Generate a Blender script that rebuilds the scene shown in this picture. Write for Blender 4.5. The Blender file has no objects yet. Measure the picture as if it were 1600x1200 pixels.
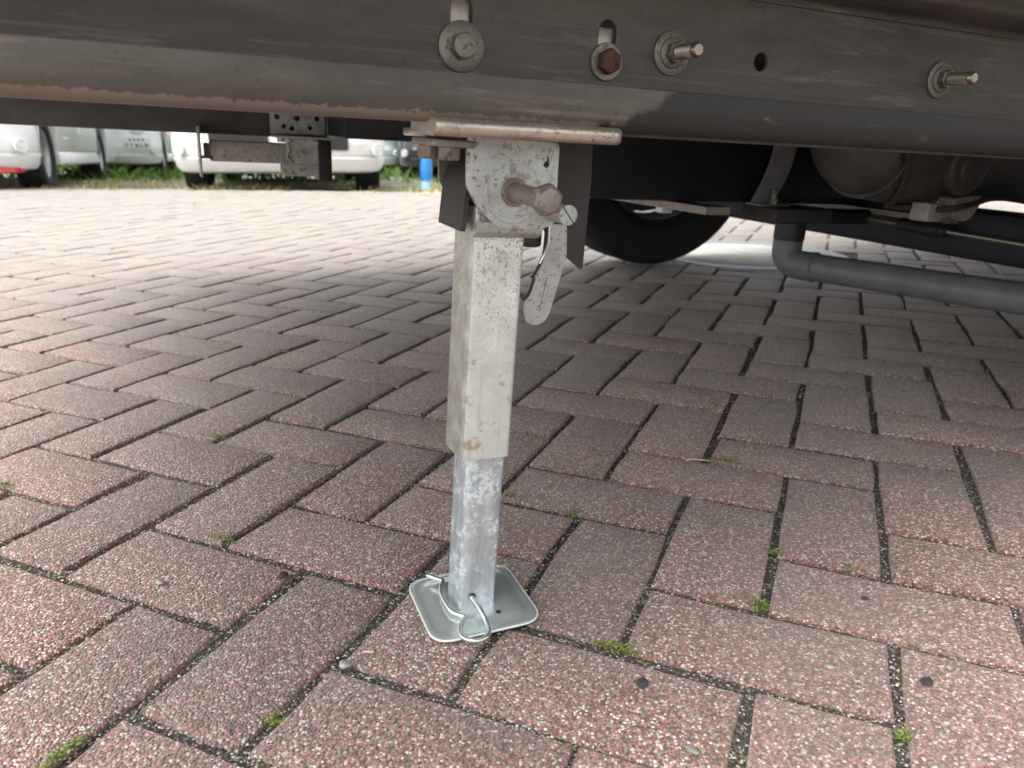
import bpy, bmesh, math, random
from math import sin, cos, pi, radians as R, sqrt, atan2
from mathutils import Vector, Matrix, noise
from mathutils.geometry import tessellate_polygon

random.seed(7)
sc = bpy.context.scene
col = sc.collection

# ------------------------------------------------------------------ camera
PIT, ROLL, H = .3165, -.01012, .38417
fw = Vector((0, cos(PIT), -sin(PIT))); r0 = Vector((1, 0, 0)); u0 = Vector((0, sin(PIT), cos(PIT)))
rt = cos(ROLL)*r0 - sin(ROLL)*u0; up = sin(ROLL)*r0 + cos(ROLL)*u0
cam = bpy.data.cameras.new('camera'); camo = bpy.data.objects.new('camera', cam); col.objects.link(camo)
camo.matrix_world = Matrix(((rt.x, up.x, -fw.x, 0), (rt.y, up.y, -fw.y, 0), (rt.z, up.z, -fw.z, H), (0, 0, 0, 1)))
cam.sensor_width = 36; cam.lens = 26.52; cam.clip_start = .01; cam.clip_end = 400
cam.dof.use_dof = True; cam.dof.focus_distance = .66; cam.dof.aperture_fstop = 10
sc.camera = camo

# ------------------------------------------------------------------ light: bright overcast
SUN_EL, SUN_AZ = R(54), R(244)          # azimuth clockwise from +Y (north)
w = bpy.data.worlds.new('World'); sc.world = w; w.use_nodes = True
nt = w.node_tree; nt.nodes.clear()
sky = nt.nodes.new('ShaderNodeTexSky'); sky.sky_type = 'NISHITA'; sky.sun_disc = False
sky.sun_elevation = SUN_EL; sky.sun_rotation = SUN_AZ; sky.dust_density = 3.0
hs = nt.nodes.new('ShaderNodeHueSaturation'); hs.inputs['Saturation'].default_value = .05
bg = nt.nodes.new('ShaderNodeBackground'); bg.inputs['Strength'].default_value = .15
wo = nt.nodes.new('ShaderNodeOutputWorld')
nt.links.new(sky.outputs[0], hs.inputs['Color']); nt.links.new(hs.outputs[0], bg.inputs['Color']); nt.links.new(bg.outputs[0], wo.inputs['Surface'])
sun = bpy.data.lights.new('sun', 'SUN'); sun.energy = 1.4; sun.angle = R(42); sun.color = (1, .96, .9)
suno = bpy.data.objects.new('sun', sun); col.objects.link(suno)
sd = Vector((sin(SUN_AZ)*cos(SUN_EL), cos(SUN_AZ)*cos(SUN_EL), sin(SUN_EL)))
suno.rotation_euler = sd.to_track_quat('Z', 'Y').to_euler(); suno.location = (0, -3, 6)
sc.view_settings.view_transform = 'Standard'; sc.view_settings.look = 'None'
sc.view_settings.gamma = 1; sc.view_settings.use_curve_mapping = False
sc.view_settings.exposure = 1.5
sc.render.engine = 'CYCLES'
sc.cycles.use_denoising = True; sc.cycles.max_bounces = 10; sc.cycles.diffuse_bounces = 6

# ------------------------------------------------------------------ materials
class NB:
    """small node-building helper"""
    def __init__(s, name):
        s.m = bpy.data.materials.new(name); s.m.use_nodes = True
        s.t = s.m.node_tree; s.b = s.t.nodes['Principled BSDF']
        s.geo = None
    def n(s, typ, **kw):
        nd = s.t.nodes.new('ShaderNode' + typ)
        for k, v in kw.items():
            if hasattr(nd, k): setattr(nd, k, v)
            else: nd.inputs[k].default_value = v
        return nd
    def l(s, a, b): s.t.links.new(a, b)
    def coord(s, kind='Object'):
        return s.n('TexCoord').outputs[kind]
    def ramp(s, fac, stops, interp='LINEAR'):
        r = s.n('ValToRGB'); cr = r.color_ramp; cr.interpolation = interp
        while len(cr.elements) < len(stops): cr.elements.new(.5)
        for e, (p, c) in zip(cr.elements, stops):
            e.position = p; e.color = (*c, 1) if len(c) == 3 else c
        s.l(fac, r.inputs['Fac']); return r.outputs['Color']
    def noise(s, vec, scale, detail=4, rough=.55):
        nd = s.n('TexNoise'); nd.inputs['Scale'].default_value = scale; nd.inputs['Detail'].default_value = detail
        nd.inputs['Roughness'].default_value = rough; s.l(vec, nd.inputs['Vector']); return nd.outputs['Fac']
    def vor(s, vec, scale, feature='F1', rnd=1):
        nd = s.n('TexVoronoi'); nd.feature = feature; nd.inputs['Scale'].default_value = scale
        nd.inputs['Randomness'].default_value = rnd; s.l(vec, nd.inputs['Vector']); return nd
    def mix(s, fac, a, b, mode='MIX'):
        nd = s.n('Mix'); nd.data_type = 'RGBA'; nd.blend_type = mode
        for v, i in ((fac, 0), (a, 6), (b, 7)):
            if isinstance(v, (int, float)): nd.inputs[i].default_value = v
            elif isinstance(v, tuple): nd.inputs[i].default_value = (*v, 1)
            else: s.l(v, nd.inputs[i])
        return nd.outputs[2]
    def math(s, op, a, b=0.0, clamp=False):
        nd = s.n('Math'); nd.operation = op; nd.use_clamp = clamp
        for v, i in ((a, 0), (b, 1)):
            if isinstance(v, (int, float)): nd.inputs[i].default_value = v
            else: s.l(v, nd.inputs[i])
        return nd.outputs[0]
    def mapping(s, vec, scale=(1, 1, 1), rot=(0, 0, 0)):
        nd = s.n('Mapping'); nd.inputs['Scale'].default_value = scale; nd.inputs['Rotation'].default_value = rot
        s.l(vec, nd.inputs['Vector']); return nd.outputs[0]
    def bump(s, h, dist, strength=1):
        nd = s.n('Bump'); nd.inputs['Distance'].default_value = dist; nd.inputs['Strength'].default_value = strength
        s.l(h, nd.inputs['Height']); s.l(nd.outputs[0], s.b.inputs['Normal'])
    def set(s, base=None, rough=None, metal=None, spec=None, coat=None):
        for v, k in ((base, 'Base Color'), (rough, 'Roughness'), (metal, 'Metallic'), (spec, 'Specular IOR Level'), (coat, 'Coat Weight')):
            if v is None: continue
            if isinstance(v, (int, float)): s.b.inputs[k].default_value = v
            elif isinstance(v, tuple): s.b.inputs[k].default_value = (*v, 1)
            else: s.l(v, s.b.inputs[k])
        return s.m

def plain(name, c, rough=.5, metal=0, var=.25, scale=30, coat=None, bump=0):
    b = NB(name); v = b.coord()
    f = b.noise(v, scale, 5)
    lo = tuple(x*(1-var) for x in c); hi = tuple(min(1, x*(1+var)) for x in c)
    if bump: b.bump(b.noise(v, scale*8, 3), bump)
    return b.set(b.ramp(f, [(.3, lo), (.7, hi)]), rough, metal, coat=coat)

def brick_mat(name, island):
    b = NB(name)
    g = b.n('NewGeometry'); pos = g.outputs['Position']
    rnd = g.outputs['Random Per Island'] if island else b.n('ObjectInfo').outputs['Random']
    v1 = b.vor(pos, 470); v2 = b.vor(pos, 200)
    sep = b.n('SeparateColor'); b.l(v1.outputs['Color'], sep.inputs[0])
    sep2 = b.n('SeparateColor'); b.l(v2.outputs['Color'], sep2.inputs[0])
    c1 = b.ramp(sep.outputs[0], [(0, (.07, .038, .032)), (.17, (.25, .085, .071)), (.35, (.44, .162, .135)), (.53, (.51, .25, .213)),
                                 (.67, (.58, .40, .34)), (.78, (.28, .245, .225)), (.87, (.85, .78, .70))], 'CONSTANT')
    c2 = b.ramp(sep2.outputs[1], [(0, (.36, .30, .26)), (.35, (.16, .14, .14)), (.5, (.62, .57, .5)), (.8, (.42, .20, .16))], 'CONSTANT')
    big = b.math('GREATER_THAN', sep2.outputs[0], .945)
    inside = b.math('LESS_THAN', v2.outputs['Distance'], .42)
    c = b.mix(b.math('MULTIPLY', big, inside), c1, c2)
    # cement matrix between the grains, darkened to hold the shade of the pits
    edge = b.ramp(v1.outputs['Distance'], [(.40, (0, 0, 0)), (.66, (1, 1, 1))])
    c = b.mix(b.math('MULTIPLY', edge, .72), c, (.115, .08, .068))
    # brick to brick tone
    tone = b.ramp(rnd, [(0, (.78, .76, .76)), (.3, (1.0, .93, .92)), (.55, (.90, .91, .91)), (.8, (1.08, 1.0, .98)), (1, (.95, .85, .84))])
    c = b.mix(1.0, c, tone, 'MULTIPLY')
    # traffic dirt / dust blotches
    d = b.noise(pos, 5.5, 6, .6)
    c = b.mix(b.ramp(d, [(.42, (0, 0, 0)), (.72, (.5, .5, .5))]), c, (.15, .125, .115))
    d2 = b.noise(pos, 2.2, 5, .6)
    c = b.mix(b.ramp(d2, [(.5, (0, 0, 0)), (.78, (.42, .42, .42))]), c, (.38, .34, .31))
    c = b.mix(.06, c, (.34, .31, .285))      # dust overall
    # oily traffic stains
    d3 = b.noise(pos, 1.7, 4, .55)
    c = b.mix(b.ramp(d3, [(.58, (0, 0, 0)), (.70, (.38, .38, .38))]), c, (.085, .072, .068))
    # patchy pale tone growing with distance: bleaching of the bright far ground, painted in
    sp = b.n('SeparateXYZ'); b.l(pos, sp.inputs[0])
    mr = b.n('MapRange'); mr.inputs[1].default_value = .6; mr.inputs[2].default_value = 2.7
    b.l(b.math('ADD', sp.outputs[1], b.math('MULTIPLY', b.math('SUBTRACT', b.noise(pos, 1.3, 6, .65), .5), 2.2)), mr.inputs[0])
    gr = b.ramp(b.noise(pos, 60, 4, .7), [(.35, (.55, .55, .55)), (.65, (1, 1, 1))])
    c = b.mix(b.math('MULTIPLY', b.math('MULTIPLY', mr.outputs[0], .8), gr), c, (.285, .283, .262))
    hgt = b.math('SUBTRACT', 1.0, v1.outputs['Distance'])
    hgt = b.math('ADD', hgt, b.math('MULTIPLY', b.noise(pos, 120, 3), .8))
    b.bump(hgt, .0019, .9)
    b.b.inputs['Sheen Weight'].default_value = .28; b.b.inputs['Sheen Roughness'].default_value = .5
    b.b.inputs['Sheen Tint'].default_value = (1, .97, .9, 1)      # fine pale dust
    return b.set(c, .62, 0, .5)

def joint_mat():
    b = NB('joint_sand'); pos = b.n('NewGeometry').outputs['Position']
    v = b.vor(pos, 560); s = b.n('SeparateColor'); b.l(v.outputs['Color'], s.inputs[0])
    c = b.ramp(s.outputs[0], [(0, (.045, .039, .032)), (.32, (.075, .066, .054)), (.62, (.115, .10, .082)), (.80, (.2, .18, .155)), (.91, (.48, .45, .41))], 'CONSTANT')
    n = b.noise(pos, 14, 5)
    c = b.mix(b.ramp(n, [(.55, (0, 0, 0)), (.75, (.5, .5, .5))]), c, (.05, .055, .022))
    b.bump(b.math('SUBTRACT', 1.0, v.outputs['Distance']), .0015)
    return b.set(c, .95)

def grit_mat():
    b = NB('grit_grains'); g = b.n('NewGeometry')
    return b.set(b.ramp(g.outputs['Random Per Island'], [(0, (.05, .045, .04)), (.25, (.14, .12, .1)), (.45, (.26, .23, .2)), (.62, (.48, .45, .4)), (.85, (.66, .63, .58))], 'CONSTANT'), .7)

def ground_mat():
    b = NB('yard_ground'); pos = b.n('NewGeometry').outputs['Position']
    a = b.noise(pos, 1.1, 8, .65); f = b.noise(pos, 35, 4)
    c = b.ramp(a, [(.3, (.30, .28, .25)), (.48, (.36, .34, .31)), (.58, (.28, .27, .15)), (.7, (.16, .18, .06))])
    c = b.mix(.4, c, b.ramp(f, [(.35, (.2, .19, .16)), (.65, (.5, .48, .43))]))
    b.bump(f, .01)
    return b.set(c, .95)

def metal_stained(name, base, dark, rust, amt, rough=.42, metal=.55, speck=230, rust_lo=.62, fade=None, shade_grime=None):
    """dull zinc with dark speckles and rust blooms; fade=(z0,z1): speckles thin out downwards, as on the part"""
    b = NB(name); v = b.coord()
    n1 = b.noise(v, 45, 5, .6); n2 = b.noise(v, speck, 4, .65); n3 = b.noise(v, 22, 6, .7); n4 = b.noise(v, 700, 2)
    c = b.ramp(n1, [(.3, tuple(x*.78 for x in base)), (.7, tuple(min(1, x*1.1) for x in base))])
    sp = b.ramp(n2, [(.56, (0, 0, 0)), (.63, (1, 1, 1))])
    reg = b.ramp(n3, [(rust_lo-.16, (0, 0, 0)), (rust_lo+.08, (1, 1, 1))])
    m = b.math('MULTIPLY', sp, b.math('ADD', b.math('MULTIPLY', reg, 1.2), amt, True), True)
    if fade:
        s = b.n('SeparateXYZ'); b.l(v, s.inputs[0])
        mr = b.n('MapRange'); mr.inputs[1].default_value = fade[0]; mr.inputs[2].default_value = fade[1]
        mr.inputs[3].default_value = .05; mr.inputs[4].default_value = 1; b.l(s.outputs[2], mr.inputs[0])
        m = b.math('MULTIPLY', m, mr.outputs[0])
    c = b.mix(m, c, dark)
    rs = b.math('MULTIPLY', b.ramp(b.noise(v, 60, 6, .7), [(rust_lo, (0, 0, 0)), (rust_lo+.1, (1, 1, 1))]), .85)
    c = b.mix(rs, c, rust)
    if shade_grime is not None:      # mottled dirt that also paints shade onto the rear-turned face; drag marks in front
        s2 = b.n('SeparateXYZ'); b.l(v, s2.inputs[0])
        lf = b.math('LESS_THAN', s2.outputs[0], shade_grime)
        gm = b.math('MULTIPLY', lf, b.ramp(b.noise(v, 75, 6, .7), [(.32, (.25, .25, .25)), (.62, (.9, .9, .9))]))
        c = b.mix(gm, c, (.27, .25, .205))
        sk = b.noise(b.mapping(v, (1, 1, .05)), 260, 4)
        c = b.mix(b.math('MULTIPLY', b.ramp(sk, [(.58, (0, 0, 0)), (.70, (1, 1, 1))]), .28), c, (.36, .35, .32))
        cl = b.noise(v, 16, 5, .6)
        c = b.mix(b.math('MULTIPLY', b.ramp(cl, [(.46, (0, 0, 0)), (.66, (1, 1, 1))]), .35), c, (.46, .45, .39))
    rg = b.math('ADD', b.math('MULTIPLY', m, .35), rough)
    b.bump(b.math('ADD', n2, b.math('MULTIPLY', n4, .4)), .0005, .6)
    return b.set(c, rg, b.math('SUBTRACT', metal, b.math('MULTIPLY', b.math('MAXIMUM', m, rs), metal)))

def galv_mat(name, a, bb, spots):
    b = NB(name); v = b.coord()
    st = b.mapping(v, (1, 1, .16))
    n1 = b.noise(st, 95, 5, .6); n2 = b.noise(v, 42, 6, .7); n3 = b.noise(v, 260, 4, .7)
    c = b.ramp(n1, [(.32, a), (.68, bb)])
    m = b.math('MULTIPLY', b.ramp(n2, [(.47, (0, 0, 0)), (.57, (1, 1, 1))]), b.ramp(n3, [(.43, (0, 0, 0)), (.57, (1, 1, 1))]))
    c = b.mix(b.math('MULTIPLY', m, .55), c, spots)
    n5 = b.noise(st, 40, 3); c = b.mix(b.math('MULTIPLY', b.ramp(n5, [(.66, (0, 0, 0)), (.72, (1, 1, 1))]), .5), c, (.30, .24, .17))
    b.bump(n3, .0003, .5)
    return b.set(c, b.math('ADD', b.math('MULTIPLY', m, .2), .36), b.math('SUBTRACT', .55, b.math('MULTIPLY', m, .3)))

def rail_mat():
    b = NB('rail_dusty_steel'); v = b.coord(); s = b.n('SeparateXYZ'); b.l(v, s.inputs[0])
    st = b.mapping(v, (.16, 1, 1))
    n1 = b.noise(st, 32, 6, .6); n2 = b.noise(v, 26, 6, .65); n3 = b.noise(v, 170, 4, .6)
    c = b.ramp(n1, [(.3, (.068, .060, .053)), (.5, (.102, .090, .079)), (.7, (.145, .130, .114))])
    c = b.mix(b.math('MULTIPLY', b.ramp(n2, [(.52, (0, 0, 0)), (.68, (1, 1, 1))]), .45), c, (.085, .078, .07))
    c = b.mix(b.math('MULTIPLY', b.ramp(n3, [(.62, (0, 0, 0)), (.7, (1, 1, 1))]), .5), c, (.05, .04, .033))
    n7 = b.noise(b.mapping(v, (.35, 1, 1)), 11, 7, .7)
    c = b.mix(b.math('MULTIPLY', b.ramp(n7, [(.50, (0, 0, 0)), (.66, (1, 1, 1))]), .55), c, (.045, .042, .04))
    n8 = b.noise(b.mapping(v, (.12, 1, 1)), 70, 6, .7)
    c = b.mix(b.math('MULTIPLY', b.ramp(n8, [(.57, (0, 0, 0)), (.68, (1, 1, 1))]), .45), c, (.27, .235, .20))
    # worn pale line along the rounded bottom edge of the lip
    wl = b.math('LESS_THAN', b.math('ADD', s.outputs[2], b.math('MULTIPLY', b.math('SUBTRACT', b.noise(b.mapping(v, (.8, 1, 1)), 240, 6, .7), .5), .010)), .3968)
    c = b.mix(b.math('MULTIPLY', wl, .5), c, (.32, .27, .22))
    # lines scratched / dust-lined along the web
    sc_ = b.noise(b.mapping(v, (.02, 1, 1)), 140, 3)
    c = b.mix(b.math('MULTIPLY', b.ramp(sc_, [(.60, (0, 0, 0)), (.68, (1, 1, 1))]), .28), c, (.26, .20, .15))
    # brushed-on black coating with an edge of its own: only the lower lip, from X = .075 on
    low = b.math('LESS_THAN', s.outputs[2], .4235)
    xr = b.math('ADD', s.outputs[0], b.math('MULTIPLY', b.math('SUBTRACT', b.noise(v, 24, 4), .5), .09))
    zz = b.math('MULTIPLY', b.math('SUBTRACT', s.outputs[2], .405), 2.0)
    on = b.ramp(b.math('SUBTRACT', xr, zz), [(.072, (0, 0, 0)), (.082, (1, 1, 1))])
    scuff = b.math('MULTIPLY', b.ramp(b.noise(b.mapping(v, (1, 1, 2.2)), 42, 6, .75), [(.60, (0, 0, 0)), (.70, (.75, .75, .75))]), b.math('LESS_THAN', s.outputs[2], .408))
    on = b.math('MULTIPLY', b.math('MULTIPLY', on, low), b.math('SUBTRACT', 1.0, scuff))
    c = b.mix(on, c, (.017, .0155, .016))
    b.bump(b.math('ADD', n3, n2), .0006, .5)
    return b.set(c, .55, b.math('MULTIPLY', b.math('SUBTRACT', 1.0, on), .22))

def paint(name, c, rough=.3):
    b = NB(name); v = b.coord()
    c2 = b.mix(b.math('MULTIPLY', b.ramp(b.noise(v, 5, 6, .6), [(.45, (0, 0, 0)), (.75, (1, 1, 1))]), .3), c, tuple(x*.75 for x in c))
    return b.set(c2, rough, 0, coat=.4)

def leaf_mat(name, stops):
    b = NB(name); g = b.n('NewGeometry')
    b.set(b.ramp(g.outputs['Random Per Island'], stops), .6)
    return b.m

M = dict(
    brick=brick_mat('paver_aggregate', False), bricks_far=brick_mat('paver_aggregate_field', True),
    joint=joint_mat(), grit=grit_mat(), ground=ground_mat(),
    rail=rail_mat(),
    outer=metal_stained('outer_tube_zinc', (.70, .755, .715), (.10, .085, .068), (.27, .19, .12), .95, .34, .45, 520, .575, (.21, .32), -.0225),
    bracket=metal_stained('bracket_speckled_zinc', (.46, .485, .475), (.16, .125, .10), (.22, .175, .14), .30, .38, .55, 300, .555),
    mount=metal_stained('mount_zinc', (.50, .46, .39), (.14, .10, .075), (.26, .18, .12), .3, .30, .7, 260, .58),
    lever=metal_stained('lever_speckled_zinc', (.40, .42, .405), (.12, .105, .09), (.2, .16, .13), .6, .45, .4, 300, .68),
    galv=galv_mat('inner_tube_galvanised', (.35, .40, .43), (.60, .655, .69), (.82, .93, .97)),
    plate=plain('foot_plate_zinc', (.74, .82, .81), .27, .70, .14, 16, bump=.0001),
    rimzinc=plain('worn_edge_highlight', (.82, .87, .85), .4, .45, .08),  # worn rim zinc, kept pale to hold the highlight along the plate edge
    wire=plain('zinc_wire', (.66, .69, .67), .28, .85, .1),
    rustbolt=metal_stained('rusty_bolt_steel', (.22, .185, .155), (.10, .065, .048), (.15, .095, .065), .5, .5, .35, 240, .5),
    greybolt=metal_stained('grey_bolt_steel', (.25, .225, .195), (.09, .07, .055), (.22, .12, .07), .25, .45, .5, 240, .62),
    orange_rust=metal_stained('orange_rust_steel', (.085, .050, .036), (.035, .02, .015), (.13, .058, .035), .5, .75, .1, 240, .45),
    stud=plain('stud_zinc', (.34, .295, .25), .34, .75, .15, 90),
    folded=metal_stained('folded_leg_dull_zinc', (.52, .50, .47), (.12, .10, .085), (.2, .15, .11), .3, .5, .3, 160, .6),
    blackplastic=plain('black_plastic', (.020, .020, .022), .5, 0, .3, 25),
    rubber=plain('black_rubber_flap', (.024, .022, .022), .55, 0, .25, 60, bump=.0006),
    tank=plain('tank_black_plastic', (.012, .013, .017), .42, 0, .35, 9),
    strap=plain('strap_grey_steel', (.30, .305, .31), .5, .2, .2, 40),
    pipe=plain('grey_drain_plastic', (.14, .145, .15), .48, 0, .15, 20),
    undertray=plain('dark_underseal', (.045, .042, .040), .75, 0, .35, 18, bump=.001),
    frame_dark=plain('far_rail_dark_steel', (.085, .082, .08), .6, .15, .25, 14),
    silencer=plain('dusty_dark_steel', (.082, .080, .077), .6, .2, .3, 22, bump=.0006),
    seam=plain('rusted_seam', (.055, .035, .026), .85, 0, .4, 80, bump=.0008),
    carrier=metal_stained('carrier_rough_zinc', (.40, .37, .34), (.14, .11, .09), (.24, .16, .1), .4, .6, .2, 240, .62),
    axle=plain('axle_dark_steel', (.018, .020, .028), .6, .1, .3, 12),
    tyre=plain('tyre_rubber', (.012, .012, .013), .75, 0, .3, 40),
    rim=plain('rim_alloy', (.42, .44, .46), .35, .7, .1),
    body=paint('motorhome_white', (.78, .78, .77)),
    white=paint('van_white', (.74, .78, .78)), silver=paint('silver_white', (.70, .69, .67), .3), mint=paint('pale_green_white', (.55, .66, .62)),
    darkcar=paint('dark_grey_paint', (.05, .055, .065), .25), red=paint('red_trim', (.55, .03, .04)),
    glass=plain('dark_car_glass', (.02, .025, .03), .08, 0, .1), black=plain('black_trim', (.02, .02, .022), .5, 0, .2),
    lamp=plain('lamp_lens', (.75, .78, .8), .12, 0, .1), amber=plain('amber_lens', (.75, .22, .04), .3, 0, .1),
    number=plain('number_plate_white', (.78, .80, .82), .4, 0, .05), ink=plain('plate_ink', (.18, .22, .24), .5, 0, .1),
    concrete=plain('pale_concrete', (.62, .62, .57), .9, 0, .15, 14, bump=.003), iron=plain('manhole_ring', (.36, .38, .42), .6, .3, .2, 40),
    moss=leaf_mat('moss_green', [(0, (.07, .085, .02)), (.4, (.17, .22, .045)), (.8, (.28, .33, .09)), (1, (.36, .33, .15))]),
    grass=leaf_mat('dry_weed', [(0, (.20, .22, .06)), (.4, (.34, .33, .10)), (.75, (.52, .47, .22)), (1, (.66, .62, .42))]),
    leaves=leaf_mat('undergrowth_leaf', [(0, (.04, .10, .015)), (.5, (.10, .22, .03)), (1, (.24, .38, .07))]),
    pebble=plain('dark_pebble', (.05, .05, .055), .6, 0, .3, 200, bump=.001), straw=plain('dry_straw', (.50, .44, .33), .7, 0, .2, 90),
    blue=plain('blue_plastic', (.03, .22, .62), .4, 0, .2, 30), paleblue=plain('pale_blue_plastic', (.30, .56, .66), .45, 0, .2, 30),
)

# ------------------------------------------------------------------ mesh helpers
def finish(name, bm, mat, parent=None, sharp=38, label=None):
    bmesh.ops.recalc_face_normals(bm, faces=bm.faces)
    me = bpy.data.meshes.new(name); bm.to_mesh(me); bm.free()
    me.shade_smooth(); me.set_sharp_from_angle(angle=R(sharp))
    for m in (mat if isinstance(mat, (list, tuple)) else [mat]): me.materials.append(m)
    o = bpy.data.objects.new(name, me); col.objects.link(o)
    if parent: o.parent = parent
    if label: o['label'] = label
    return o

def tag(o, label=None, cat=None, group=None, kind=None):
    for k, v in (('label', label), ('category', cat), ('group', group), ('kind', kind)):
        if v: o[k] = v
    return o

def empty(name, mat=None, **kw):
    o = bpy.data.objects.new(name, None); col.objects.link(o); o.empty_display_size = .05
    if mat is not None: o.matrix_world = mat
    return tag(o, **kw)

def box(bm, x0, x1, y0, y1, z0, z1, bev=0, seg=2, mtx=None):
    g = bmesh.ops.create_cube(bm, size=1)['verts']
    for v in g: v.co = Vector(((x0+x1)/2+v.co.x*(x1-x0), (y0+y1)/2+v.co.y*(y1-y0), (z0+z1)/2+v.co.z*(z1-z0)))
    if bev:
        es = list({e for v in g for e in v.link_edges})
        r = bmesh.ops.bevel(bm, geom=es, offset=bev, segments=seg, profile=.5, affect='EDGES'); g = list({*r['verts'], *[v for v in g if v.is_valid]})
    if mtx is not None:
        for v in g: v.co = mtx @ v.co
    return g

def frame_of(d):
    d = d.normalized(); a = Vector((0, 0, 1)) if abs(d.z) < .9 else Vector((1, 0, 0))
    x = d.cross(a).normalized(); return x, d.cross(x).normalized(), d

def lathe(bm, org, axis, prof, n=24, caps=True, rot=0):
    """prof: (distance along the axis, radius)"""
    x, y, d = frame_of(Vector(axis)); org = Vector(org); rings = []
    for t, r in prof:
        rings.append([bm.verts.new(org + d*t + x*(r*cos(2*pi*k/n+rot)) + y*(r*sin(2*pi*k/n+rot))) for k in range(n)])
    for a, b in zip(rings, rings[1:]):
        for k in range(n): bm.faces.new((a[k], a[(k+1) % n], b[(k+1) % n], b[k]))
    if caps:
        bm.faces.new(rings[0][::-1]); bm.faces.new(rings[-1])

def tube(bm, pts, r, n=10, sub=6, caps=True):
    pts = [Vector(p) for p in pts]
    if sub > 1:
        q = []
        for i in range(len(pts)-1):
            p0, p1, p2, p3 = pts[max(i-1, 0)], pts[i], pts[i+1], pts[min(i+2, len(pts)-1)]
            for k in range(sub):
                t = k/sub
                q.append(.5*((2*p1)+(-p0+p2)*t+(2*p0-5*p1+4*p2-p3)*t*t+(-p0+3*p1-3*p2+p3)*t**3))
        q.append(pts[-1]); pts = q
    d0 = (pts[1]-pts[0]).normalized(); x, y, _ = frame_of(d0); rings = []
    for i, p in enumerate(pts):
        d = (pts[min(i+1, len(pts)-1)]-pts[max(i-1, 0)]).normalized()
        x = (x - d*x.dot(d)).normalized(); y = d.cross(x)
        rr = r[i] if isinstance(r, list) else r
        rings.append([bm.verts.new(p + x*(rr*cos(2*pi*k/n)) + y*(rr*sin(2*pi*k/n))) for k in range(n)])
    for a, b in zip(rings, rings[1:]):
        for k in range(n): bm.faces.new((a[k], a[(k+1) % n], b[(k+1) % n], b[k]))
    if caps: bm.faces.new(rings[0][::-1]); bm.faces.new(rings[-1])

def circ(cx, cz, r, n=16, a0=0, a1=2*pi):
    return [(cx+r*cos(a0+(a1-a0)*k/n), cz+r*sin(a0+(a1-a0)*k/n)) for k in range(n)]

def rounded(pts, r, n=4):
    """round the corners of a polygon"""
    out = []; N = len(pts)
    for i in range(N):
        p = Vector(pts[i]); a = Vector(pts[i-1]); b = Vector(pts[(i+1) % N])
        ra = min(r, (a-p).length*.45); rb = min(r, (b-p).length*.45)
        pa = p+(a-p).normalized()*ra; pb = p+(b-p).normalized()*rb
        for k in range(n+1):
            t = k/n; q = (1-t)**2*pa+2*t*(1-t)*p+t*t*pb; out.append((q.x, q.y))
    return out

def plate(bm, outline, holes, c0, c1, f):
    """extruded polygon with holes; f(u, v, c) -> point, c runs through the thickness"""
    loops = [outline]+list(holes)
    tris = tessellate_polygon([[Vector((u, v, 0)) for u, v in lp] for lp in loops])
    flat = [p for lp in loops for p in lp]
    A = [bm.verts.new(f(u, v, c0)) for u, v in flat]; B = [bm.verts.new(f(u, v, c1)) for u, v in flat]
    for t in tris:
        try: bm.faces.new([A[i] for i in t])
        except ValueError: pass
        try: bm.faces.new([B[i] for i in reversed(t)])
        except ValueError: pass
    k = 0
    for lp in loops:
        n = len(lp)
        for i in range(n):
            a, b = k+i, k+(i+1) % n
            try: bm.faces.new((A[a], A[b], B[b], B[a]))
            except ValueError: pass
        k += n
XZ = lambda u, v, c: Vector((u, c, v))
YZ = lambda u, v, c: Vector((c, u, v))
XY = lambda u, v, c: Vector((u, v, c))

def sweepX(bm, sec, x0, x1, th, nx=1):
    """open section (y, z) given a thickness and run along X"""
    n = len(sec); off = []
    for i in range(n):
        a = Vector(sec[max(i-1, 0)]); b = Vector(sec[min(i+1, n-1)]); d = (b-a).normalized()
        off.append((sec[i][0]-d.y*th, sec[i][1]+d.x*th))
    loop = list(sec)+off[::-1]; N = len(loop); rows = []
    for k in range(nx+1):
        x = x0+(x1-x0)*k/nx; rows.append([bm.verts.new((x, y, z)) for y, z in loop])
    for a, b in zip(rows, rows[1:]):
        for i in range(N): bm.faces.new((a[i], a[(i+1) % N], b[(i+1) % N], b[i]))
    for row in (rows[0], rows[-1]):
        for i in range(n-1): bm.faces.new((row[i], row[i+1], row[N-2-i], row[N-1-i]))

def sqtube(bm, cx, cy, w, d, z0, z1, r, th, n=5):
    """hollow square tube standing along Z"""
    o = rounded([(cx-w/2, cy-d/2), (cx+w/2, cy-d/2), (cx+w/2, cy+d/2), (cx-w/2, cy+d/2)], r*1.6, n)
    i = rounded([(cx-w/2+th, cy-d/2+th), (cx+w/2-th, cy-d/2+th), (cx+w/2-th, cy+d/2-th), (cx-w/2+th, cy+d/2-th)], max(r*1.6-th, .0005), n)
    plate(bm, o, [i], z0, z1, XY)

def zslope(y): return -.025*(y-4.5) if y > 4.5 else 0.0
C0 = Vector((0, 0, H))
def on_ground(px, py, z=0):
    """where the sight line through a photo pixel meets height z: used to read positions off the photo"""
    d = fw+rt*((px-800)/1178.85)+up*((600-py)/1178.85); return C0+d*((z-H)/d.z)

def Mv(th, ph, o): return Matrix.Translation(o) @ Matrix.Rotation(ph, 4, 'Y') @ Matrix.Rotation(th, 4, 'Z')
ORG = Vector((-.033, .561, 0))
ML = Mv(R(23), R(3.4), ORG)       # frame of the standing support leg
MC = Mv(R(23), R(2.37), ORG)      # frame of the motorhome chassis: X along the rail, Y across under the floor

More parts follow.
